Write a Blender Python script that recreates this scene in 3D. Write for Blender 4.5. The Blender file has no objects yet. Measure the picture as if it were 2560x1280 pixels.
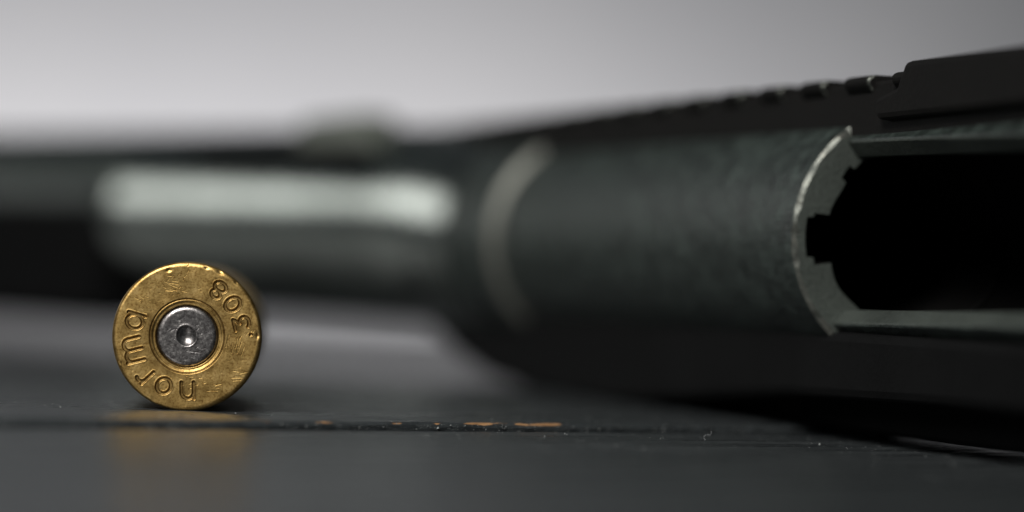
import bpy, math, random
import numpy as np
from mathutils import Matrix, Vector

random.seed(7)
rng = np.random.default_rng(11)
S = bpy.context.scene
COL = S.collection
MM = 0.001
R_ = math.radians

# ------------------------------------------------------------------ camera
F = 7711.0                       # focal length in photo pixels (2560 wide)
CAM_H = 10.92                    # lens height above the table, mm
PITCH = math.atan(83 / F)
ROLL = R_(2.5)
FOCUS = 248.0                    # mm, distance to the case head
fwd = Vector((0, math.cos(PITCH), math.sin(PITCH)))
up0 = Vector((0, -math.sin(PITCH), math.cos(PITCH)))
right0 = Vector((1, 0, 0))
rgt = right0 * math.cos(ROLL) + up0 * math.sin(ROLL)
upv = -right0 * math.sin(ROLL) + up0 * math.cos(ROLL)
CAM = Vector((0, 0, CAM_H))


def unproj(px, py, depth):
    """photo pixel + distance along the view axis (mm) -> point in mm"""
    return CAM + depth * (fwd + rgt * ((px - 1280) / F) + upv * ((640 - py) / F))


cam_d = bpy.data.cameras.new('camera')
cam = bpy.data.objects.new('camera', cam_d)
COL.objects.link(cam)
cam_d.sensor_width = 36.0
cam_d.lens = 36.0 * F / 2560.0
cam_d.clip_start = 0.005
cam_d.clip_end = 20.0
cam_d.dof.use_dof = True
cam_d.dof.focus_distance = FOCUS * MM
cam_d.dof.aperture_fstop = 11.2
cam.matrix_world = Matrix(((rgt.x, upv.x, -fwd.x, CAM.x * MM),
                           (rgt.y, upv.y, -fwd.y, CAM.y * MM),
                           (rgt.z, upv.z, -fwd.z, CAM.z * MM),
                           (0, 0, 0, 1)))
S.camera = cam

# ------------------------------------------------------------------ world, lamps, exposure
S.view_settings.view_transform = 'Standard'
S.view_settings.look = 'None'
S.view_settings.exposure = 0.0
S.view_settings.gamma = 1.0
W = bpy.data.worlds.new('World')
S.world = W
W.use_nodes = True
bg = W.node_tree.nodes['Background']
bg.inputs['Color'].default_value = (0.78, 0.95, 1.0, 1)
bg.inputs['Strength'].default_value = 0.052


def area_lamp(name, loc, target, sx, sy, watts, col=(1, 1, 1), spread=180):
    d = bpy.data.lights.new(name, 'AREA')
    d.shape = 'RECTANGLE'
    d.size = sx * MM
    d.size_y = sy * MM
    d.energy = watts
    d.color = col
    d.spread = R_(spread)
    o = bpy.data.objects.new(name, d)
    COL.objects.link(o)
    o.location = Vector(loc) * MM
    o.rotation_euler = (Vector(target) - Vector(loc)).to_track_quat('-Z', 'Y').to_euler()
    return o


# softbox above and in front of the case, on the camera's side
area_lamp('softbox_lamp', (-150, -60, 290), (-45, 250, 6), 200, 130, 0.365, (1, 0.965, 0.91), 52)
# tall strip softbox far out to the left
area_lamp('strip_softbox_lamp', (-600, 620, 205), (-40, 430, 20), 400, 150, 0.42, (0.985, 1.0, 0.97))
# lamp low behind the table that lights the backdrop from below
area_lamp('backdrop_lamp', (-240, 1630, -130), (-240, 1900, 40), 830, 60, 3.0, (1, 0.98, 0.99))

# ------------------------------------------------------------------ materials


def new_mat(name):
    m = bpy.data.materials.new(name)
    m.use_nodes = True
    nt = m.node_tree
    return m, nt, nt.nodes['Principled BSDF']


def N(nt, t, **kw):
    n = nt.nodes.new(t)
    for k, v in kw.items():
        setattr(n, k, v)
    return n


def ramp(nt, stops):
    n = nt.nodes.new('ShaderNodeValToRGB')
    cr = n.color_ramp
    while len(cr.elements) < len(stops):
        cr.elements.new(0.5)
    for e, (p, c) in zip(cr.elements, stops):
        e.position = p
        e.color = c if len(c) == 4 else (*c, 1)
    return n


def noise(nt, vec, scale, detail=4, rough=0.55, mapscale=None):
    if mapscale is not None:
        mp = N(nt, 'ShaderNodeMapping')
        mp.inputs['Scale'].default_value = mapscale
        nt.links.new(vec, mp.inputs['Vector'])
        vec = mp.outputs['Vector']
    n = N(nt, 'ShaderNodeTexNoise')
    n.inputs['Scale'].default_value = scale
    n.inputs['Detail'].default_value = detail
    n.inputs['Roughness'].default_value = rough
    nt.links.new(vec, n.inputs['Vector'])
    return n


def bump(nt, height, strength, dist, prev=None):
    b = N(nt, 'ShaderNodeBump')
    b.inputs['Strength'].default_value = strength
    b.inputs['Distance'].default_value = dist
    nt.links.new(height, b.inputs['Height'])
    if prev is not None:
        nt.links.new(prev, b.inputs['Normal'])
    return b.outputs['Normal']


def mat_brass():
    m, nt, b = new_mat('tarnished_brass')
    L = nt.links.new
    tc = N(nt, 'ShaderNodeTexCoord').outputs['Object']
    n1 = noise(nt, tc, 900, 5, 0.65)
    n2 = noise(nt, tc, 5200, 3, 0.6)
    r1 = ramp(nt, [(0.30, (0.30, 0.19, 0.06)), (0.52, (0.475, 0.325, 0.12)), (0.75, (0.57, 0.415, 0.18))])
    L(n1.outputs['Fac'], r1.inputs['Fac'])
    r2 = ramp(nt, [(0.34, (0.36, 0.27, 0.17)), (0.50, (0.85, 0.82, 0.78)), (0.8, (1, 1, 1))])
    L(n2.outputs['Fac'], r2.inputs['Fac'])
    mx = N(nt, 'ShaderNodeMix', data_type='RGBA', blend_type='MULTIPLY')
    mx.inputs[0].default_value = 0.75
    L(r1.outputs['Color'], mx.inputs[6])
    L(r2.outputs['Color'], mx.inputs[7])
    # stored per-vertex mask: patina in the crimp, shade painted into the stamped grooves
    at = N(nt, 'ShaderNodeAttribute', attribute_name='soot_and_shade')
    mx2 = N(nt, 'ShaderNodeMix', data_type='RGBA', blend_type='MIX')
    L(at.outputs['Fac'], mx2.inputs[0])
    L(mx.outputs[2], mx2.inputs[6])
    mx2.inputs[7].default_value = (0.10, 0.055, 0.018, 1)
    L(mx2.outputs[2], b.inputs['Base Color'])
    b.inputs['Metallic'].default_value = 1.0
    rr = N(nt, 'ShaderNodeMapRange')
    rr.inputs['To Min'].default_value = 0.32
    rr.inputs['To Max'].default_value = 0.52
    L(n1.outputs['Fac'], rr.inputs['Value'])
    L(rr.outputs['Result'], b.inputs['Roughness'])
    nb = bump(nt, n2.outputs['Fac'], 0.30, 0.00003)
    n3 = noise(nt, tc, 1500, 4, 0.6)
    nb = bump(nt, n3.outputs['Fac'], 0.12, 0.00008, nb)
    L(nb, b.inputs['Normal'])
    return m


def mat_primer():
    m, nt, b = new_mat('primer_nickel')
    L = nt.links.new
    tc = N(nt, 'ShaderNodeTexCoord').outputs['Object']
    n1 = noise(nt, tc, 4200, 4, 0.7)
    r1 = ramp(nt, [(0.36, (0.11, 0.10, 0.10)), (0.55, (0.25, 0.24, 0.24)), (0.72, (0.55, 0.52, 0.50))])
    L(n1.outputs['Fac'], r1.inputs['Fac'])
    L(r1.outputs['Color'], b.inputs['Base Color'])
    b.inputs['Metallic'].default_value = 1.0
    b.inputs['Roughness'].default_value = 0.34
    L(bump(nt, n1.outputs['Fac'], 0.35, 0.00003), b.inputs['Normal'])
    return m


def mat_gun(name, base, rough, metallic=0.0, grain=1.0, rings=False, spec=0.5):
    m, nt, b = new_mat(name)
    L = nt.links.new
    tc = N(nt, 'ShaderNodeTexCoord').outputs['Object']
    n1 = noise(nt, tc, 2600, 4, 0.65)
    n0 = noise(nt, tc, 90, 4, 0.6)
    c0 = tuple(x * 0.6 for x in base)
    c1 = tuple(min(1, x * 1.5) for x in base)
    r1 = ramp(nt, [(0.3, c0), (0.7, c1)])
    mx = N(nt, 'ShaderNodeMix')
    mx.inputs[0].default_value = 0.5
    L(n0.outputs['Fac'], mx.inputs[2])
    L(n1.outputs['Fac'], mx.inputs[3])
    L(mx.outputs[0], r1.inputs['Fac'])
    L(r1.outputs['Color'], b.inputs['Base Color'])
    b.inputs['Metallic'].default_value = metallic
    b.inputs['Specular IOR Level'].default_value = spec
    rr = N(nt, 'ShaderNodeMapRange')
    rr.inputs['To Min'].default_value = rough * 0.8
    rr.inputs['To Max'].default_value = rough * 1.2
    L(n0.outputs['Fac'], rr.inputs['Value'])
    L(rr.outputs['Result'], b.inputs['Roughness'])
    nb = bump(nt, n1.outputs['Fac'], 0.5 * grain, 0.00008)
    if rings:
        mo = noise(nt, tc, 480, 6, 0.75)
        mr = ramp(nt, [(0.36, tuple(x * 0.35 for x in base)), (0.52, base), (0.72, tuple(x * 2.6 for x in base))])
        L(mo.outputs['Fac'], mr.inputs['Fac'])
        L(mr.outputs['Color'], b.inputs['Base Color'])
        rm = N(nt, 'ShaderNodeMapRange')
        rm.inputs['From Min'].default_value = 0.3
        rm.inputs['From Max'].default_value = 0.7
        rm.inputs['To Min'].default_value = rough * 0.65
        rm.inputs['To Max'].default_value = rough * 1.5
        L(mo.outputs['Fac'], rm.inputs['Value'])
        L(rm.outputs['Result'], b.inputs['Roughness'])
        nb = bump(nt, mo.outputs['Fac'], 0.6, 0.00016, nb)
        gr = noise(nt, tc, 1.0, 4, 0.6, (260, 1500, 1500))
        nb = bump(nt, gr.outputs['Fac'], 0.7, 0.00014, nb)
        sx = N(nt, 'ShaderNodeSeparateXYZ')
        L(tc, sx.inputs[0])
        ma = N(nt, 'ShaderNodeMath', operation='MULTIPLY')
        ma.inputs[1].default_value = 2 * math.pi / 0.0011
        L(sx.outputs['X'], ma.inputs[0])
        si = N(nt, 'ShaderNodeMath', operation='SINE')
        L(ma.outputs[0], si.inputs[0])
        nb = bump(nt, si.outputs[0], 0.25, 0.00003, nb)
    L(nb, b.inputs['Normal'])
    return m


def mat_wood():
    m, nt, b = new_mat('black_stained_wood')
    L = nt.links.new
    geo = N(nt, 'ShaderNodeTexCoord').outputs['Object']
    # long grain runs along local X
    g1 = noise(nt, geo, 1.0, 5, 0.6, (22, 620, 620))
    g2 = noise(nt, geo, 1.0, 4, 0.65, (160, 3600, 3600))
    sp = noise(nt, geo, 5200, 3, 0.7)
    r1 = ramp(nt, [(0.30, (0.009, 0.0105, 0.0115)), (0.52, (0.022, 0.0255, 0.0275)), (0.74, (0.052, 0.058, 0.061))])
    mx = N(nt, 'ShaderNodeMix')
    mx.inputs[0].default_value = 0.45
    L(g1.outputs['Fac'], mx.inputs[2])
    L(g2.outputs['Fac'], mx.inputs[3])
    L(mx.outputs[0], r1.inputs['Fac'])
    # rubbed edge: bare orange wood (stored mask broken up by noise)
    at = N(nt, 'ShaderNodeAttribute', attribute_name='wear')
    bare = ramp(nt, [(0.32, (0.05, 0.03, 0.016)), (0.5, (0.22, 0.12, 0.055)), (0.7, (0.36, 0.21, 0.10))])
    L(g2.outputs['Fac'], bare.inputs['Fac'])
    mw = N(nt, 'ShaderNodeMix', data_type='RGBA')
    wn = noise(nt, geo, 1.0, 3, 0.6, (900, 5000, 5000))
    wa = N(nt, 'ShaderNodeMath', operation='MULTIPLY_ADD')
    L(wn.outputs['Fac'], wa.inputs[0])
    wa.inputs[1].default_value = 0.9
    L(at.outputs['Fac'], wa.inputs[2])
    ws = ramp(nt, [(0.86, (0, 0, 0)), (0.94, (1, 1, 1))])
    L(wa.outputs[0], ws.inputs['Fac'])
    L(ws.outputs['Color'], mw.inputs[0])
    L(r1.outputs['Color'], mw.inputs[6])
    L(bare.outputs['Color'], mw.inputs[7])
    # pale dust specks
    rs = ramp(nt, [(0.66, (0, 0, 0)), (0.72, (1, 1, 1))])
    L(sp.outputs['Fac'], rs.inputs['Fac'])
    md = N(nt, 'ShaderNodeMix', data_type='RGBA')
    L(rs.outputs['Color'], md.inputs[0])
    L(mw.outputs[2], md.inputs[6])
    md.inputs[7].default_value = (0.16, 0.17, 0.17, 1)
    L(md.outputs[2], b.inputs['Base Color'])
    rr = N(nt, 'ShaderNodeMapRange')
    rr.inputs['From Min'].default_value = 0.3
    rr.inputs['From Max'].default_value = 0.7
    rr.inputs['To Min'].default_value = 0.17
    rr.inputs['To Max'].default_value = 0.46
    L(g1.outputs['Fac'], rr.inputs['Value'])
    L(rr.outputs['Result'], b.inputs['Roughness'])
    b.inputs['Specular IOR Level'].default_value = 0.46
    nb = bump(nt, g2.outputs['Fac'], 0.35, 0.00006)
    nb = bump(nt, sp.outputs['Fac'], 0.20, 0.00005, nb)
    L(nb, b.inputs['Normal'])
    return m


def mat_plaster():
    m, nt, b = new_mat('pale_grey_backdrop')
    L = nt.links.new
    tc = N(nt, 'ShaderNodeTexCoord').outputs['Object']
    n1 = noise(nt, tc, 3, 4)
    r1 = ramp(nt, [(0.3, (0.56, 0.56, 0.575)), (0.7, (0.66, 0.655, 0.66))])
    L(n1.outputs['Fac'], r1.inputs['Fac'])
    L(r1.outputs['Color'], b.inputs['Base Color'])
    b.inputs['Roughness'].default_value = 0.9
    return m


BRASS = mat_brass()
PRIMER = mat_primer()
TUBE = mat_gun('parkerised_steel', (0.019, 0.026, 0.0235), 0.34, rings=True, spec=0.55, grain=1.6)
BORE = mat_gun('shade_black_bore', (0.004, 0.004, 0.004), 0.8, spec=0.1)  # near-black base colour stands in for the shade inside the receiver
FACE = mat_gun('bare_grey_steel', (0.062, 0.073, 0.066), 0.5, metallic=0.5, grain=2.0)


def mat_worn():
    m, nt, b = new_mat('worn_edge_steel')
    L = nt.links.new
    tc = N(nt, 'ShaderNodeTexCoord').outputs['Object']
    n1 = noise(nt, tc, 420, 6, 0.75)
    rp = ramp(nt, [(0.36, (0.03, 0.034, 0.032)), (0.54, (0.13, 0.138, 0.125)), (0.72, (0.27, 0.265, 0.235))])
    L(n1.outputs['Fac'], rp.inputs['Fac'])
    L(rp.outputs['Color'], b.inputs['Base Color'])
    b.inputs['Metallic'].default_value = 0.85
    b.inputs['Roughness'].default_value = 0.42
    L(bump(nt, n1.outputs['Fac'], 0.8, 0.0002), b.inputs['Normal'])
    return m


WORN = mat_worn()
BRIGHT = mat_gun('highlight_steel_edge', (0.17, 0.175, 0.16), 0.5, metallic=0.85)  # paler chamfer steel: the collar's edge highlight put into the colour
LOOP = mat_gun('grey_green_paint', (0.12, 0.133, 0.118), 0.55)
BARREL = mat_gun('polished_black_steel', (0.39, 0.41, 0.385), 0.20, metallic=1.0, grain=0.08)
RAIL = mat_gun('anodised_black', (0.006, 0.0058, 0.0057), 0.65, spec=0.08)
POLY = mat_gun('black_polymer', (0.004, 0.0042, 0.0045), 0.75, spec=0.06)
WOOD = mat_wood()
PLASTER = mat_plaster()

# ------------------------------------------------------------------ mesh helpers (all in mm)


def mesh_obj(name, verts, faces, mat, parent=None, smooth=True, mats=None, fmat=None):
    me = bpy.data.meshes.new(name)
    me.from_pydata([tuple(float(c) * MM for c in v) for v in verts], [], [tuple(int(i) for i in f) for f in faces])
    for mm in (mats or [mat]):
        me.materials.append(mm)
    if fmat is not None:
        me.polygons.foreach_set('material_index', np.asarray(fmat, dtype=np.int32))
    me.polygons.foreach_set('use_smooth', [smooth] * len(me.polygons))
    me.update()
    o = bpy.data.objects.new(name, me)
    COL.objects.link(o)
    if parent is not None:
        o.parent = parent
    return o


def sharp(o, ang=35):
    """smooth shading with hard edges kept where faces turn sharply"""
    import bmesh
    bm = bmesh.new()
    bm.from_mesh(o.data)
    lim = R_(ang)
    for e in bm.edges:
        if len(e.link_faces) == 2 and e.calc_face_angle(0) > lim:
            e.smooth = False
    bm.to_mesh(o.data)
    bm.free()


def recalc(o):
    import bmesh
    bm = bmesh.new()
    bm.from_mesh(o.data)
    bmesh.ops.recalc_face_normals(bm, faces=bm.faces)
    bm.to_mesh(o.data)
    bm.free()


def empty(name, loc):
    o = bpy.data.objects.new(name, None)
    o.empty_display_size = 0.01
    COL.objects.link(o)
    o.location = Vector(loc) * MM
    return o


def tag(o, label=None, cat=None, group=None, kind=None):
    for k, v in (('label', label), ('category', cat), ('group', group), ('kind', kind)):
        if v:
            o[k] = v


def lathe(name, prof, mat, parent, z0=16.6, nseg=96, mats=None, pm=None):
    """prof: list of (s, r) along local X; pm = material index per profile span"""
    V, Fc, fm = [], [], []
    for s, r in prof:
        for i in range(nseg):
            a = 2 * math.pi * i / nseg
            V.append((s, r * math.cos(a), z0 + r * math.sin(a)))
    for j in range(len(prof) - 1):
        for i in range(nseg):
            k = (i + 1) % nseg
            Fc.append((j * nseg + i, j * nseg + k, (j + 1) * nseg + k, (j + 1) * nseg + i))
            fm.append(pm[j] if pm else 0)
    o = mesh_obj(name, V, Fc, mat, parent, True, mats, fm)
    recalc(o)
    sharp(o, 30)
    return o


def prism(name, outline, y0, y1, mat, parent, bev=0.5, axis='y'):
    """outline: (s, z) polygon extruded across the gun from y0 to y1, edges bevelled"""
    import bmesh
    bm = bmesh.new()
    a = [bm.verts.new((s * MM, y0 * MM, z * MM)) for s, z in outline]
    b = [bm.verts.new((s * MM, y1 * MM, z * MM)) for s, z in outline]
    bm.faces.new(a)
    bm.faces.new(b)
    n = len(outline)
    for i in range(n):
        bm.faces.new((a[i], a[(i + 1) % n], b[(i + 1) % n], b[i]))
    bmesh.ops.recalc_face_normals(bm, faces=bm.faces)
    if bev:
        bmesh.ops.bevel(bm, geom=list(bm.edges), offset=bev * MM, segments=2, profile=0.5, affect='EDGES')
    me = bpy.data.meshes.new(name)
    bm.to_mesh(me)
    bm.free()
    me.materials.append(mat)
    o = bpy.data.objects.new(name, me)
    COL.objects.link(o)
    o.parent = parent
    return o


def cross(name, section, s0, s1, mat, parent, bev=0.5):
    """section: (y, z) polygon swept along the gun from s0 to s1"""
    import bmesh
    bm = bmesh.new()
    a = [bm.verts.new((s0 * MM, y * MM, z * MM)) for y, z in section]
    b = [bm.verts.new((s1 * MM, y * MM, z * MM)) for y, z in section]
    bm.faces.new(a)
    bm.faces.new(b)
    n = len(section)
    for i in range(n):
        bm.faces.new((a[i], a[(i + 1) % n], b[(i + 1) % n], b[i]))
    bmesh.ops.recalc_face_normals(bm, faces=bm.faces)
    if bev:
        bmesh.ops.bevel(bm, geom=list(bm.edges), offset=bev * MM, segments=2, profile=0.5, affect='EDGES')
    me = bpy.data.meshes.new(name)
    bm.to_mesh(me)
    bm.free()
    me.materials.append(mat)
    o = bpy.data.objects.new(name, me)
    COL.objects.link(o)
    o.parent = parent
    return o


# ------------------------------------------------------------------ setting: backdrop and table
def build_backdrop():
    # a plain sheet wall, 12 mm thick, beyond the far end of the table
    x0, x1, y0, y1, z0, z1 = -2600, 2600, 1900, 1912, -700, 2200
    V = [(x, y, z) for z in (z0, z1) for y in (y0, y1) for x in (x0, x1)]
    Fc = [(0, 1, 5, 4), (2, 6, 7, 3), (0, 4, 6, 2), (1, 3, 7, 5), (4, 5, 7, 6), (0, 2, 3, 1)]
    o = mesh_obj('backdrop', V, Fc, PLASTER, None, False)
    recalc(o)
    tag(o, kind='structure')


build_backdrop()

TH = R_(38.0)                         # planks run at this angle to the view
PD = (math.cos(TH), math.sin(TH))     # along the grain
PQ = (-math.sin(TH), math.cos(TH))    # across the planks
Q0 = 198.0                            # where the joint in front of the case lies


def plank_mesh(p0, p1, q0, q1, top, wear_near, fine_near, fine_far, seed):
    """one board in plank coordinates (p along, q across); arrises worn and chipped"""
    r = np.random.default_rng(seed)
    fine = fine_near or fine_far
    ps = [p0]
    if fine:
        ps += list(np.arange(60, 320, 0.45))
    else:
        ps += list(np.arange(p0 + 30, p1, 30))
    ps += [p1]
    ps = np.array(ps)

    def wobble(amp, period):
        k = np.arange(p0 - 50, p1 + 50, period)
        return np.interp(ps, k, r.normal(0, amp, len(k)))

    # section runs: bottom near, near face, near arris, top, far arris, far face, bottom far
    th = 22.0
    near_q = q0 + wobble(0.10, 7) + (wobble(0.07, 0.9) if fine_near else 0)
    far_q = q1 + wobble(0.10, 7) + (wobble(0.05, 0.9) if fine_far else 0)
    an = 0.30 + np.abs(wobble(0.07, 5)) + (np.abs(wobble(0.07, 1.1)) if fine_near else 0)
    af = 0.30 + np.abs(wobble(0.12, 5)) + (np.abs(wobble(0.10, 1.1)) if fine_far else 0)
    rag = (wobble(0.03, 0.5) if fine_near else np.zeros(len(ps)))
    one = np.ones(len(ps))
    cols = [(near_q + 0.2, (top - th) * one),
            (near_q + 0.05, (top - 3.0) * one)]
    if fine_near:
        for d in np.linspace(2.6, 0.42, 14):
            cols.append((near_q + wobble(0.03, 0.6), top - d * one))
    cols += [(near_q + rag, top - an * 1.1),
             (near_q + 0.02 + 0.08 * an + rag, top - an * 0.75),
             (near_q + 0.35 * an, top - an * 0.32 + rag * 0.6),
             (near_q + 0.8 * an, top - an * 0.08 + rag * 0.4)]
    arris = len(cols)
    cols.append((near_q + 1.6 * an, top * one))
    if fine:
        tq = np.arange(q0 + 1.2, q1 - 1.2, 0.5)
        tq = tq[(tq > 112) & (tq < 262)]
    else:
        tq = q0 + (q1 - q0) * np.array([0.12, 0.3, 0.5, 0.7, 0.88])
    t0 = len(cols)
    for q in tq:
        cols.append((q + 0 * ps, top * one))
    t1 = len(cols)
    cols += [(far_q - 1.6 * af, top * one),
             (far_q - 0.8 * af, top - af * 0.10),
             (far_q - 0.35 * af, top - af * 0.40),
             (far_q - 0.02, top - af * 1.2),
             (far_q - 0.05, (top - 3.0) * one),
             (far_q - 0.2, (top - th) * one)]
    nc = len(cols)
    V = np.zeros((len(ps), nc, 3))
    for c, (q, z) in enumerate(cols):
        V[:, c, 0] = ps
        V[:, c, 1] = q
        V[:, c, 2] = z
    if fine:                                   # open grain and brush marks, hundredths of a millimetre deep
        PP = V[:, t0:t1, 0]
        QQ = V[:, t0:t1, 1]

        def vnoise(lp, lq):
            g = r.normal(0, 1, (int(2300 / lp) + 4 if lp > 3 else 900, int(170 / lq) + 4))
            a_ = np.clip((PP - (p0 if lp > 3 else 50)) / lp, 0, g.shape[0] - 2.001)
            b_ = np.clip((QQ - 100) / lq, 0, g.shape[1] - 2.001)
            i_, j_ = a_.astype(int), b_.astype(int)
            u, v = a_ - i_, b_ - j_
            u, v = u * u * (3 - 2 * u), v * v * (3 - 2 * v)
            return (g[i_, j_] * (1 - u) + g[i_ + 1, j_] * u) * (1 - v) + (g[i_, j_ + 1] * (1 - u) + g[i_ + 1, j_ + 1] * u) * v
        Z = 0.024 * vnoise(1.0, 0.9) + 0.026 * vnoise(6, 1.2) + 0.018 * vnoise(18, 3.0)
        inner = (PP > 61) & (PP < 319)
        V[:, t0:t1, 2] += np.where(inner, Z, 0)
    Fc = []
    for i in range(len(ps) - 1):
        for c in range(nc):
            d = (c + 1) % nc
            Fc.append((i * nc + c, i * nc + d, (i + 1) * nc + d, (i + 1) * nc + c))
    Fc.append(tuple(range(nc - 1, -1, -1)))
    Fc.append(tuple((len(ps) - 1) * nc + c for c in range(nc)))
    wear = np.zeros((len(ps), nc))
    if wear_near:
        w = np.zeros(len(ps))
        for a, b_, amt in wear_near:
            w = np.maximum(w, amt * np.clip(np.minimum(ps - a, b_ - ps) / 0.8, 0, 1))
        w = w * np.clip(0.85 + wobble(0.25, 0.8), 0, 1)
        wear[:, arris - 3] = w * 0.25
        wear[:, arris - 2] = w
        wear[:, arris - 1] = w * 0.75
    return V.reshape(-1, 3), Fc, wear.reshape(-1)


def build_table():
    root = empty('table', (0, 0, 0))
    tag(root, kind='structure')
    wq = 97.0
    for k in range(-3, 9):
        q0 = Q0 + k * wq + 0.25
        q1 = Q0 + (k + 1) * wq - 0.25
        top = 0.0 if k >= 0 else -0.66
        V, Fc, wear = plank_mesh(-700, 1500, q0, q1, top,
                                 [(124, 135.5, 0.42), (135.5, 138.8, 0.58), (143.2, 146.2, 0.58), (147.2, 149.2, 0.6), (150.4, 156, 0.78), (155.6, 161.8, 0.7)] if k == 0 else None,
                                 k == 0, k == -1, 40 + k)
        o = mesh_obj('plank', V, Fc, WOOD, root, True)
        recalc(o)
        sharp(o, 50)
        at = o.data.attributes.new('wear', 'FLOAT', 'POINT')
        at.data.foreach_set('value', wear.astype(np.float32))
        o.rotation_euler = (0, 0, TH)


build_table()



def build_dust():
    """dust grains caught on the boards round the case: far too many to count"""
    n = 9000
    r = np.random.default_rng(5)
    P = np.stack([r.uniform(-75, 75, n), r.uniform(205, 300, n)], -1)
    q = P[:, 0] * PQ[0] + P[:, 1] * PQ[1]
    z = np.where(q > Q0, 0.0, -0.66)
    keep = np.abs(q - Q0) > 0.9
    # some cling to the edge of the upper board
    ne = 1400
    pe = r.uniform(95, 215, ne)
    Pe = np.stack([pe * PD[0] + (Q0 + 0.22) * PQ[0], pe * PD[1] + (Q0 + 0.22) * PQ[1]], -1)
    ze = -r.uniform(0.12, 0.66, ne)
    P = np.concatenate([P[keep], Pe])
    z = np.concatenate([z[keep], ze])
    sz = np.clip(r.lognormal(-3.8, 0.5, len(P)), 0.010, 0.10)
    base = np.array([(1, 0, -0.4), (-0.5, 0.87, -0.4), (-0.5, -0.87, -0.4), (0, 0, 0.8)])
    ang = r.uniform(0, 6.283, len(P))
    st = r.uniform(0.5, 1.6, (len(P), 3))
    V = base[None] * sz[:, None, None] * st[:, None, :]
    c, s_ = np.cos(ang)[:, None], np.sin(ang)[:, None]
    X = V[:, :, 0] * c - V[:, :, 1] * s_ + P[:, 0:1]
    Y = V[:, :, 0] * s_ + V[:, :, 1] * c + P[:, 1:2]
    Z = V[:, :, 2] + z[:, None] + 0.25 * sz[:, None]
    V = np.stack([X, Y, Z], -1).reshape(-1, 3)
    i = np.arange(len(P))[:, None] * 4
    Fc = np.concatenate([i + np.array([[0, 1, 3]]), i + np.array([[1, 2, 3]]), i + np.array([[2, 0, 3]])])
    m, nt, b = new_mat('pale_dust')
    oi = noise(nt, N(nt, 'ShaderNodeTexCoord').outputs['Object'], 900, 2)
    rp = ramp(nt, [(0.35, (0.035, 0.04, 0.04)), (0.65, (0.22, 0.235, 0.235))])
    nt.links.new(oi.outputs['Fac'], rp.inputs['Fac'])
    nt.links.new(rp.outputs['Color'], b.inputs['Base Color'])
    b.inputs['Roughness'].default_value = 0.6
    o = mesh_obj('dust', V, Fc, m, None, False)
    tag(o, 'fine pale dust specks on the dark boards round the case', 'dust', kind='stuff')


build_dust()

# ------------------------------------------------------------------ the cartridge case
# headstamp glyphs as strokes in a unit box (x right, y up; height 1)


def arc(cx, cy, rx, ry, a0, a1, n=18):
    return [(cx + rx * math.cos(R_(a0 + (a1 - a0) * i / n)), cy + ry * math.sin(R_(a0 + (a1 - a0) * i / n))) for i in range(n + 1)]


GLYPH = {
    'n': [[(-0.36, -0.5), (-0.36, 0.48)], [(-0.36, 0.10)] + arc(0.0, 0.10, 0.36, 0.36, 180, 0) + [(0.36, -0.5)]],
    'o': [arc(0, 0, 0.42, 0.46, 0, 360, 30)],
    'r': [[(-0.22, -0.5), (-0.22, 0.48)], [(-0.22, 0.12)] + arc(0.08, 0.14, 0.30, 0.33, 180, 55)],
    'm': [[(-0.62, -0.5), (-0.62, 0.48)], [(-0.62, 0.16)] + arc(-0.31, 0.16, 0.31, 0.31, 180, 0) + [(0.0, -0.5)],
          [(0.0, 0.16)] + arc(0.31, 0.16, 0.31, 0.31, 180, 0) + [(0.62, -0.5)]],
    'a': [arc(-0.04, 0, 0.40, 0.46, 0, 360, 30), [(0.40, 0.48), (0.40, -0.5)]],
    '3': [[(-0.36, 0.46), (0.30, 0.46), (0.0, 0.10)] + arc(-0.02, -0.18, 0.36, 0.30, 80, -150, 16)],
    '0': [arc(0, 0, 0.37, 0.48, 0, 360, 30)],
    '8': [arc(0, 0.24, 0.27, 0.23, 0, 360, 22), arc(0, -0.23, 0.35, 0.26, 0, 360, 24)],
    '.': [[(0, -0.03), (0, 0.03)]],
}
K = 6.0 / 531.0
# glyph, position on the head (crop units, centre = 0), height mm, width factor, tops outward?
STAMP = [('n', 21, -387, 1.36, 1.0, 1), ('o', -149, -359, 1.34, 1.0, 1), ('r', -286, -290, 1.36, 1.0, 1),
         ('m', -376, -114, 1.42, 1.07, 1), ('a', -374, 93, 1.42, 1.0, 1),
         ('8', 206, 336, 1.42, 1.0, -1), ('0', 313, 241, 1.36, 1.0, -1), ('3', 381, 111, 1.30, 1.0, -1), ('.', 452, 30, 1.2, 1.0, -1)]


def stamp_segments():
    segs = []
    for g, px, py, h, wf, out in STAMP:
        cx, cy = px * K, py * K
        rr = math.hypot(cx, cy)
        ux, uy = (cx / rr * out, cy / rr * out)      # glyph up
        rx, ry = (uy, -ux)                           # glyph right
        for st in GLYPH[g]:
            pts = [(cx + (x * wf * rx + y * ux) * h, cy + (x * wf * ry + y * uy) * h) for x, y in st]
            for p, q in zip(pts[:-1], pts[1:]):
                segs.append((p[0], p[1], q[0], q[1]))
    return segs


def seg_dist(X, Y, segs, reach):
    D = np.full(X.shape, 9.0)
    for x0, y0, x1, y1 in segs:
        m = (X > min(x0, x1) - reach) & (X < max(x0, x1) + reach) & (Y > min(y0, y1) - reach) & (Y < max(y0, y1) + reach)
        if not m.any():
            continue
        dx, dy = x1 - x0, y1 - y0
        L2 = dx * dx + dy * dy + 1e-9
        t = np.clip(((X[m] - x0) * dx + (Y[m] - y0) * dy) / L2, 0, 1)
        D[m] = np.minimum(D[m], np.hypot(X[m] - x0 - t * dx, Y[m] - y0 - t * dy))
    return D


def sstep(a, b, x):
    t = np.clip((x - a) / (b - a), 0, 1)
    return t * t * (3 - 2 * t)


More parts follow.
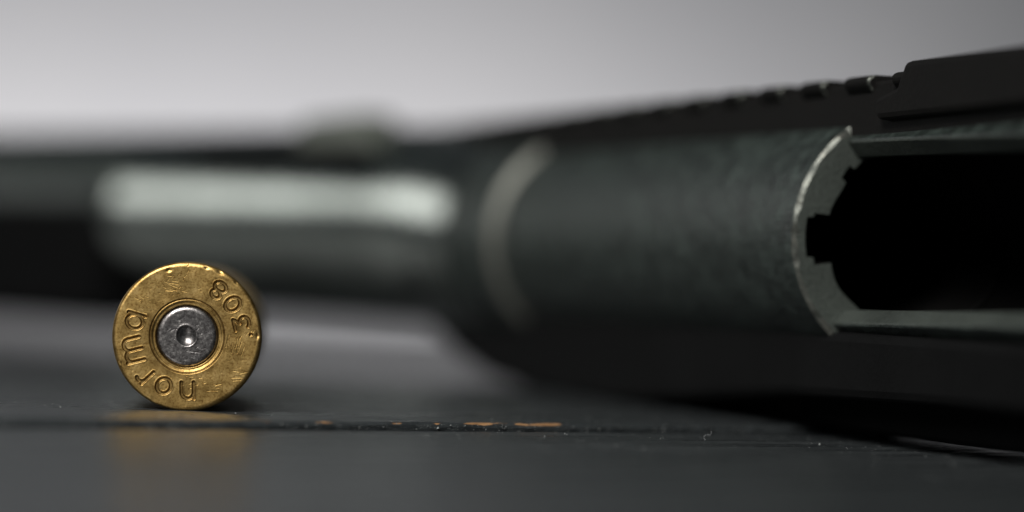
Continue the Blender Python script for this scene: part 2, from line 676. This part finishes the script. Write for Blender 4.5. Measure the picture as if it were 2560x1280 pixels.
def build_case():
    hp = unproj(467.6, 840.8, FOCUS)
    root = empty('cartridge_case', (hp.x, hp.y, 0))
    tag(root, 'fired brass cartridge case lying with its stamped head towards the viewer', 'cartridge case')
    az = math.atan((770 - 1280) / F)
    # local frame: x = to the right on the head, z = up, y = along the case, away from the head
    rx = Vector((math.cos(az), math.sin(az), 0))
    ry = Vector((-math.sin(az) * -1 * -1, math.cos(az), 0))
    ry = Vector((math.sin(az), math.cos(az), 0))
    rx = Vector((math.cos(az), -math.sin(az), 0))
    root.matrix_world = Matrix(((rx.x, ry.x, 0, hp.x * MM), (rx.y, ry.y, 0, hp.y * MM), (0, 0, 1, 0), (0, 0, 0, 1)))
    NA = 900
    ang = np.linspace(0, 2 * math.pi, NA, endpoint=False)
    rad = np.concatenate([np.linspace(2.46, 3.2, 34), np.linspace(3.2, 6.0, 100)[1:]])
    A, Rr = np.meshgrid(ang, rad)
    X, Y = Rr * np.cos(A), Rr * np.sin(A)
    Hh = np.zeros_like(X)                                       # + = towards the viewer
    # primer pocket: crimp ring between two fine grooves
    Hh -= 0.16 * (1 - sstep(2.72, 3.06, Rr))
    Hh -= 0.10 * np.exp(-((Rr - 2.98) / 0.05) ** 2)
    Hh -= 0.20 * (1 - sstep(2.47, 2.56, Rr))
    Hh += 0.03 * np.exp(-((Rr - 2.80) / 0.06) ** 2)
    # rolled-over outer edge of the rim, uneven around the circle
    e0 = 5.62 + 0.05 * np.sin(3 * A + 0.7) + 0.03 * np.sin(7 * A)
    t = np.clip((Rr - e0) / (6.0 - e0), 0, 1)
    Hh -= 0.34 * (1 - np.sqrt(np.clip(1 - t * t, 0, 1)))
    # gentle unevenness of the pressed face
    for _ in range(14):
        k = rng.normal(0, 1.6, 2)
        Hh += 0.004 * np.sin(k[0] * X + k[1] * Y + rng.uniform(0, 6.3))
    # stamped letters
    D = seg_dist(X, Y, stamp_segments(), 0.5)
    Hh -= 0.17 * (1 - sstep(0.095, 0.14, D))
    Hh += 0.014 * np.exp(-((D - 0.18) / 0.04) ** 2)
    soot_and_shade = 0.38 * (1 - sstep(0.08, 0.13, D)) + 0.45 * np.exp(-((D - 0.115) / 0.05) ** 2)  # shade painted into groove floors and walls so the letters read
    soot_and_shade = np.maximum(soot_and_shade, 0.55 * np.exp(-((Rr - 2.98) / 0.10) ** 2))
    soot_and_shade = np.maximum(soot_and_shade, 0.75 * (1 - sstep(2.46, 2.58, Rr)))
    soot_and_shade = np.maximum(soot_and_shade, 0.35 * sstep(3.9, 3.1, Rr) * (0.6 + 0.4 * np.sin(5 * A + 2 * Rr)))
    soot_and_shade = np.maximum(soot_and_shade, 0.45 * sstep(5.6, 5.9, Rr) * (0.5 + 0.5 * np.sin(2 * A + 2.6)))
    # scratches: clusters as on the real head, then stray ones
    sc = []

    def cluster(px, py, n, direc, ln, spread):
        for _ in range(n):
            x = px * K + rng.normal(0, spread)
            y = py * K + rng.normal(0, spread)
            a = R_(direc + rng.normal(0, 9))
            l = ln * rng.uniform(0.4, 1.2)
            sc.append((x, y, x + l * math.cos(a), y + l * math.sin(a)))
    cluster(330, -70, 14, 78, 0.9, 0.33)
    cluster(350, -265, 7, -4, 0.75, 0.30)
    cluster(200, -355, 5, 6, 0.5, 0.25)
    cluster(-130, 350, 12, -12, 0.55, 0.42)
    cluster(-300, 230, 9, 150, 0.35, 0.4)
    cluster(-60, 420, 10, 60, 0.25, 0.5)
    cluster(440, 30, 6, 55, 0.4, 0.15)
    cluster(60, -300, 8, 20, 0.3, 0.5)
    D2 = seg_dist(X, Y, sc, 0.2)
    Hh -= 0.012 * (1 - sstep(0.0, 0.045, D2))
    Hh += 0.003 * np.exp(-((D2 - 0.065) / 0.02) ** 2)
    # nicks in the rim
    for px, py, rr, dp in [(-149, 463, 0.12, 0.09), (211, 466, 0.15, 0.10), (115, 490, 0.09, 0.07), (500, 25, 0.13, 0.09),
                           (-205, -465, 0.16, 0.07), (-465, -205, 0.12, 0.06), (330, 395, 0.09, 0.05)]:
        ar = math.atan2(py, px)
        u = (X - px * K) * math.cos(ar) + (Y - py * K) * math.sin(ar)
        v = -(X - px * K) * math.sin(ar) + (Y - py * K) * math.cos(ar)
        Hh -= dp * np.exp(-(u / rr) ** 2 - (v / (rr * 1.8)) ** 2)
    for _ in range(90):                                        # handling pits
        a = rng.uniform(0, 6.283)
        r = rng.uniform(3.2, 5.8)
        d = np.hypot(X - r * math.cos(a), Y - r * math.sin(a))
        Hh -= rng.uniform(0.003, 0.012) * np.exp(-(d / rng.uniform(0.03, 0.09)) ** 2)

    verts = np.stack([X, -Hh, 6.005 + Y], -1)                   # rows = radii
    rows = [verts[i] for i in range(len(rad))]
    soot_and_shade_rows = [soot_and_shade[i] for i in range(len(rad))]
    # side of the rim, extractor groove, body, shoulder, neck, mouth, inside
    prof = [(0.42, 6.0), (0.60, 6.004), (1.15, 6.004), (1.32, 5.96), (1.42, 5.80), (1.48, 5.25), (2.3, 5.20), (3.1, 5.75), (3.6, 5.92),
            (4.2, 5.965), (5.5, 5.965), (15, 5.90), (25, 5.845), (35, 5.79), (39.2, 5.77), (40.0, 5.70), (43.2, 4.42), (43.9, 4.345),
            (45, 4.335), (51.05, 4.33), (51.2, 4.25), (51.2, 3.98), (51.0, 3.92), (45, 3.92), (43.4, 4.0), (40, 5.3), (35, 5.35),
            (12, 5.0), (6, 4.4), (5.2, 0.9), (5.2, 0.05)]
    for y, r in prof:
        rows.append(np.stack([r * np.cos(ang), np.full(NA, y), 6.005 + r * np.sin(ang)], -1))
        soot_and_shade_rows.append(np.full(NA, 0.25 if y < 4 else 0.05))
    # floor of the primer pocket
    V = np.concatenate(rows)
    nr = len(rows)
    i = np.arange(NA)
    k = (i + 1) % NA
    Fc = np.concatenate([np.stack([j * NA + i, (j + 1) * NA + i, (j + 1) * NA + k, j * NA + k], -1) for j in range(nr - 1)])
    o = mesh_obj('case_body', V, Fc, BRASS, root, True)
    recalc(o)
    at = o.data.attributes.new('soot_and_shade', 'FLOAT', 'POINT')
    at.data.foreach_set('value', np.concatenate(soot_and_shade_rows).astype(np.float32))
    o['label'] = 'brass case body stamped norma .308 around the head'

    # primer cup with firing-pin dent
    NP = 200
    pa = np.linspace(0, 2 * math.pi, NP, endpoint=False)
    pr = np.concatenate([np.linspace(0.004, 1.05, 34), np.linspace(1.05, 2.44, 44)[1:]])
    A, Rr = np.meshgrid(pa, pr)
    X, Y = Rr * np.cos(A), Rr * np.sin(A)
    H = np.full_like(X, -0.10)
    t = np.clip((Rr - 2.02) / (2.44 - 2.02), 0, 1)
    H -= 0.30 * (1 - np.sqrt(np.clip(1 - t * t, 0, 1)))
    dx, dy = (X + 0.05) * 1.04, Y - 0.02 + 0.03 * np.sin(2.0 * X)
    d = np.hypot(dx, dy)
    rs_ = 1.16
    H -= np.where(d < 0.83, np.sqrt(np.clip(rs_ ** 2 - d ** 2, 0, None)) - math.sqrt(rs_ ** 2 - 0.83 ** 2), 0)
    H += 0.016 * np.exp(-((d - 0.90) / 0.06) ** 2)
    H -= 0.012 * np.exp(-((d - 1.25) / 0.3) ** 2)
    ps = []
    for _ in range(40):
        x, y = rng.uniform(-2, 2, 2)
        a = rng.uniform(0, 6.28)
        l = rng.uniform(0.1, 0.5)
        ps.append((x, y, x + l * math.cos(a), y + l * math.sin(a)))
    ps.append((0.0, -1.20, 1.25, -1.30))
    D2 = seg_dist(X, Y, ps, 0.2)
    H -= np.where(d > 0.9, 0.015 * (1 - sstep(0.0, 0.05, D2)), 0)
    rows = [np.stack([X[j], -H[j], 6.005 + Y[j]], -1) for j in range(len(pr))]
    rows.append(np.stack([2.45 * np.cos(pa), np.full(NP, 1.5), 6.005 + 2.45 * np.sin(pa)], -1))
    i = np.arange(NP)
    k = (i + 1) % NP
    Fc = np.concatenate([np.stack([j * NP + i, (j + 1) * NP + i, (j + 1) * NP + k, j * NP + k], -1) for j in range(len(rows) - 1)])
    o = mesh_obj('primer', np.concatenate(rows), Fc, PRIMER, root, True)
    recalc(o)
    o['label'] = 'dark silver primer with a round firing pin dent'


build_case()

# ------------------------------------------------------------------ the rifle
AX = math.atan(2280 / F)                                        # its axis leans this far to the left of the view
GO = unproj(2290, 600, 260.0)                                   # centre of the ring face
ZC = 16.6


def build_rifle():
    root = empty('rifle', (GO.x, GO.y, 0))
    ax = Vector((-math.sin(AX), math.cos(AX), 0))
    sy = Vector((-ax.y, ax.x, 0))                               # towards the viewer's side
    root.matrix_world = Matrix(((ax.x, sy.x, 0, GO.x * MM), (ax.y, sy.y, 0, GO.y * MM), (0, 0, 1, 0), (0, 0, 0, 1)))
    tag(root, 'black rifle with an open ejection port and slotted top rail lying behind the cartridge', 'rifle')

    # --- front receiver ring with the raceway notches in its rear face
    RO, NSEG = 11.1, 360
    V, Fc, fm = [], [], []

    def rin(deg):
        d = (deg + 180) % 360 - 180
        if -12 < d < 9 or 168 < abs(d):
            return 9.9
        if 9 <= d < 11.5 or -17 < d <= -12:
            return 9.3
        return 7.9 + 0.12 * math.sin(R_(d * 9)) + (0.55 if 34 < d < 44 else 0)
    cols = 8
    kk = np.random.default_rng(3)
    rimw = np.interp(np.arange(NSEG), np.arange(0, NSEG + 6, 6), 0.38 + 0.10 * kk.normal(0, 1, NSEG // 6 + 1)).clip(0.25, 0.85)
    for i in range(NSEG):
        deg = 360.0 * i / NSEG
        a = R_(deg)
        ri = rin(deg)
        cw = rimw[i]
        for s, r in ((70, 0.05), (70, ri), (0.15, ri), (0.0, ri + 0.15), (0.0, RO - cw), (cw * 0.9, RO), (1.5, RO + 0.01), (88, RO + 0.1)):
            V.append((s, r * math.cos(a), ZC + r * math.sin(a)))
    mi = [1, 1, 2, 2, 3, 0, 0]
    dark = [1, 1, 1, 1, 0, 0, 0]  # far half of the ring face painted bore-black in place of shade
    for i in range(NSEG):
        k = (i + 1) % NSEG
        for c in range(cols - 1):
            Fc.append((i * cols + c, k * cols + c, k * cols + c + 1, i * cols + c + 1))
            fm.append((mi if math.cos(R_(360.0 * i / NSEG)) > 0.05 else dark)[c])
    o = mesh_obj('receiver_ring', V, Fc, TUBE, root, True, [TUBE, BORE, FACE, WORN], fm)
    recalc(o)
    sharp(o, 25)

    # --- receiver shell behind the ring, open on the near side: the ejection port
    RB, TW = 10.4, 1.9
    S0, S1 = -78.0, -0.02
    nph = 120
    ss = np.linspace(S1, S0, 60)
    V, Fc, fm = [], [], []
    for s in ss:
        f = (s - S1) / (S0 - S1)
        ptop = R_(50.0 - 13 * f)
        pbot = R_(-45.5 + 9 * f)
        phis = np.linspace(ptop, pbot + 2 * math.pi, nph)
        for r in (RB, RB - TW):
            for p in phis:
                V.append((s, r * math.cos(p), ZC + r * math.sin(p)))
    n2 = nph * 2
    for j in range(len(ss) - 1):
        for i in range(nph - 1):
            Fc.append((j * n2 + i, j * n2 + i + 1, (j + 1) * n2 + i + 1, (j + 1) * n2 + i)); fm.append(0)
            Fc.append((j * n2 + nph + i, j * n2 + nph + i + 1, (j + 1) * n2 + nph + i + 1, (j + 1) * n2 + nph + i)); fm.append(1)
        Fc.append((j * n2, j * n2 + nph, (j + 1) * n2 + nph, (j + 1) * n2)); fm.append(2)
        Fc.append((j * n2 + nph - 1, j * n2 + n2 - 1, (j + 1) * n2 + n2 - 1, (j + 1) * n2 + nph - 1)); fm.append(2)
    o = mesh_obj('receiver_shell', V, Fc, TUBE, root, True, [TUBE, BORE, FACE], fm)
    recalc(o)
    sharp(o, 30)
    md = o.modifiers.new('edge', 'BEVEL')
    md.width = 0.00025
    md.segments = 2
    md.limit_method = 'ANGLE'
    md.angle_limit = R_(50)
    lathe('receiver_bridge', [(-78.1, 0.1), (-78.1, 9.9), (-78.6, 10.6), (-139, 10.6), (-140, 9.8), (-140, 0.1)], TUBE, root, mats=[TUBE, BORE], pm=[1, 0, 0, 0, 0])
    # bolt drawn back: only its face and body show through the far end of the port
    bolt = lathe('bolt', [(-70, 0.1), (-70, 6.6), (-70.6, 7.2), (-78, 7.2)], TUBE, root)
    bolt['label'] = 'bolt drawn back inside the receiver'

    # --- collar at the end of the ring, then the stock tube that swings out to the left at the hinge
    lathe('collar', [(88.0, 10.6), (88.0, 11.25), (88.75, 12.1), (90, 12.2), (104, 12.4), (112, 12.3), (122, 11.2)],
          TUBE, root, mats=[TUBE, BRIGHT], pm=[0, 1, 0, 0, 0, 0])
    BEND = R_(45.0) - AX
    HS = 131.0                                                  # hinge, along the receiver axis
    L0 = 26.0                                                   # length over which the elbow turns
    TL = 250.0
    st_, pos, ang_ = [], np.array([HS - L0, 0.0]), 0.0
    path = []
    n = 24
    for i in range(n + 1):
        ang_ = BEND * (i / n) ** 1.0
        path.append((pos[0], pos[1], ang_))
        pos = pos + (L0 * 1.0 / n) * np.array([math.cos(ang_), math.sin(ang_)])
    e = np.array(path[-1][:2])
    for t in np.linspace(4, TL, 40):
        path.append((e[0] + t * math.cos(BEND), e[1] + t * math.sin(BEND), BEND))
    V, Fc = [], []
    ns = 96
    for i, (px, py, an_) in enumerate(path):
        f = i / n
        r = 11.7 + 1.15 * math.exp(-((f - 0.42) / (0.42 if f < 0.42 else 0.72)) ** 2)
        zc = ZC + 2.0 * sstep(0.0, 1.2, f)
        if i == 0:
            r = 11.9
        for j in range(ns):
            a = 2 * math.pi * j / ns
            V.append((px - math.sin(an_) * r * math.cos(a), py + math.cos(an_) * r * math.cos(a), zc + r * math.sin(a)))
    for i in range(len(path) - 1):
        for j in range(ns):
            k = (j + 1) % ns
            Fc.append((i * ns + j, i * ns + k, (i + 1) * ns + k, (i + 1) * ns + j))
    Fc.append(tuple(range(ns)))
    Fc.append(tuple((len(path) - 1) * ns + j for j in range(ns)))
    o = mesh_obj('stock_tube', V, Fc, BARREL, root, True)
    recalc(o)
    sharp(o, 40)
    o['label'] = 'shiny round stock tube swung out sideways at the hinge'

    def on_tube(ob):
        """put a part built along x onto the swung-out tube"""
        ob.location = (e[0] * MM, e[1] * MM, 0)
        ob.rotation_euler = (0, 0, BEND)
        return ob

    # --- rail on top
    rail = cross('top_rail', [(-6.2, ZC + 8.2), (6.2, ZC + 8.2), (6.2, ZC + 13.7), (-6.2, ZC + 13.7)], -138, 140, RAIL, root, 0.3)
    rail.rotation_euler = (0, R_(-0.42), 0)
    rail.location = (0, 0, -0.9 * MM)
    lug0 = None
    for i in range(28):
        s = -134 + 10.0 * i
        if lug0 is None:
            lug0 = cross('rail_lug', [(-6.25, -1.0), (6.25, -1.0), (6.8, -0.3), (6.8, 0.2), (6.3, 0.5), (-6.3, 0.5), (-6.8, 0.2), (-6.8, -0.3)], 0, 5.2, RAIL, rail, 0.22)
            lug0.data.materials.append(WORN)
            for f in lug0.data.polygons:
                c = f.center / MM
                if c.x < 0.35 and c.y > 6.2 and f.normal.x < -0.15 and abs(f.normal.x) < 0.95:
                    f.material_index = 1
            l = lug0
        else:
            l = lug0.copy()
            COL.objects.link(l)
            l.parent = rail
        l.location = (s * MM, 0, (ZC + 13.72) * MM)
    # solid mount block that rides over the port
    prism('mount_block', [(-136, ZC + 9.4), (-7, ZC + 9.4), (-6.6, ZC + 11.2), (-11.0, ZC + 11.9), (-12.5, ZC + 13.9), (-136, ZC + 13.6)], -7.2, 7.2, RAIL, root, 0.5)

    # --- fittings on the stock tube
    br = on_tube(prism('dark_slot_strip', [(4, ZC + 8.4), (36, ZC + 8.4), (36, ZC + 10.8), (4, ZC + 10.8)], 6.0, 11.4, POLY, root, 0.4))  # dark strip added to stand for the black slot below the loop
    lp = prism('sling_loop', [(4, ZC + 10.9), (19, ZC + 10.9), (18, ZC + 14.6), (6, ZC + 15.4)], 3.0, 8.8, LOOP, br, 0.8)
    lp['label'] = 'grey green sling loop standing on its dark strip'
    fb = on_tube(cross('butt_stock', [(-11.5, 4.2), (11.5, 4.2), (12.4, 6), (12.4, 20.2), (-12.4, 20.2), (-12.4, 6)], 53, 240, POLY, root, 0.6))
    fb['label'] = 'boxy matte black butt stock round the tube'
    cross('lit_stock_top', [(-12.7, 19.6), (12.7, 19.6), (12.2, 22.4), (9.5, 26.6), (4, 29.9), (-4, 29.9), (-9.5, 26.6), (-12.2, 22.4)], 52.4, 239, TUBE, fb, 0.8)  # added top piece; lighter material puts in the lit upper band
    pad = prism('butt_pad', [(240.1, 0.0), (252, 0.0), (252, 32.0), (240.1, 31.0)], -13.0, 13.0, POLY, fb, 1.0)

    # --- stock under the receiver: stands on the table
    st = prism('stock', [(-140, 8.6), (-140, 3.4), (-20, 3.4), (10, 2.8), (30, 1.6), (48, 0.5), (60, 0.0), (88, 0.0), (104, 0.9), (118, 3.0), (132, 6.4), (136, 8.6)], -7.4, 7.4, POLY, root, 0.8)
    st['label'] = 'matte black stock under the receiver, touching the table'
    prism('gap_light_blocker', [(-136, 3.6), (-136, 0.0), (64, 0.0), (66, 3.6)], -7.0, 1.5, POLY, st, 0.4)  # added plate, blocks the bright backdrop from showing under the stock


build_rifle()

# ------------------------------------------------------------------ a curl of lint on the board edge


def build_lint():
    base = unproj(1766, 1098, 250.0)
    base.z = -0.66
    pts = [(0, 0, 0), (-0.25, 0.1, 0.18), (-0.2, 0.2, 0.42), (0.1, 0.1, 0.52), (0.32, 0.0, 0.42), (0.40, 0.0, 0.62), (0.38, 0.1, 0.78)]
    cu = bpy.data.curves.new('lint_fibre', 'CURVE')
    cu.dimensions = '3D'
    cu.bevel_depth = 0.012 * MM
    cu.bevel_resolution = 1
    sp = cu.splines.new('NURBS')
    sp.points.add(len(pts) - 1)
    for p, c in zip(sp.points, pts):
        p.co = (c[0] * MM, c[1] * MM, c[2] * MM, 1)
    sp.use_endpoint_u = True
    tmp = bpy.data.objects.new('tmp', cu)
    me = bpy.data.meshes.new_from_object(tmp)
    bpy.data.objects.remove(tmp)
    me.materials.clear()
    m, nt, b = new_mat('grey_lint')
    b.inputs['Base Color'].default_value = (0.2, 0.21, 0.22, 1)
    b.inputs['Roughness'].default_value = 0.8
    me.materials.append(m)
    o = bpy.data.objects.new('lint_fibre', me)
    COL.objects.link(o)
    o.location = base * MM
    tag(o, 'tiny curl of pale grey lint on the dark board', 'lint')


build_lint()
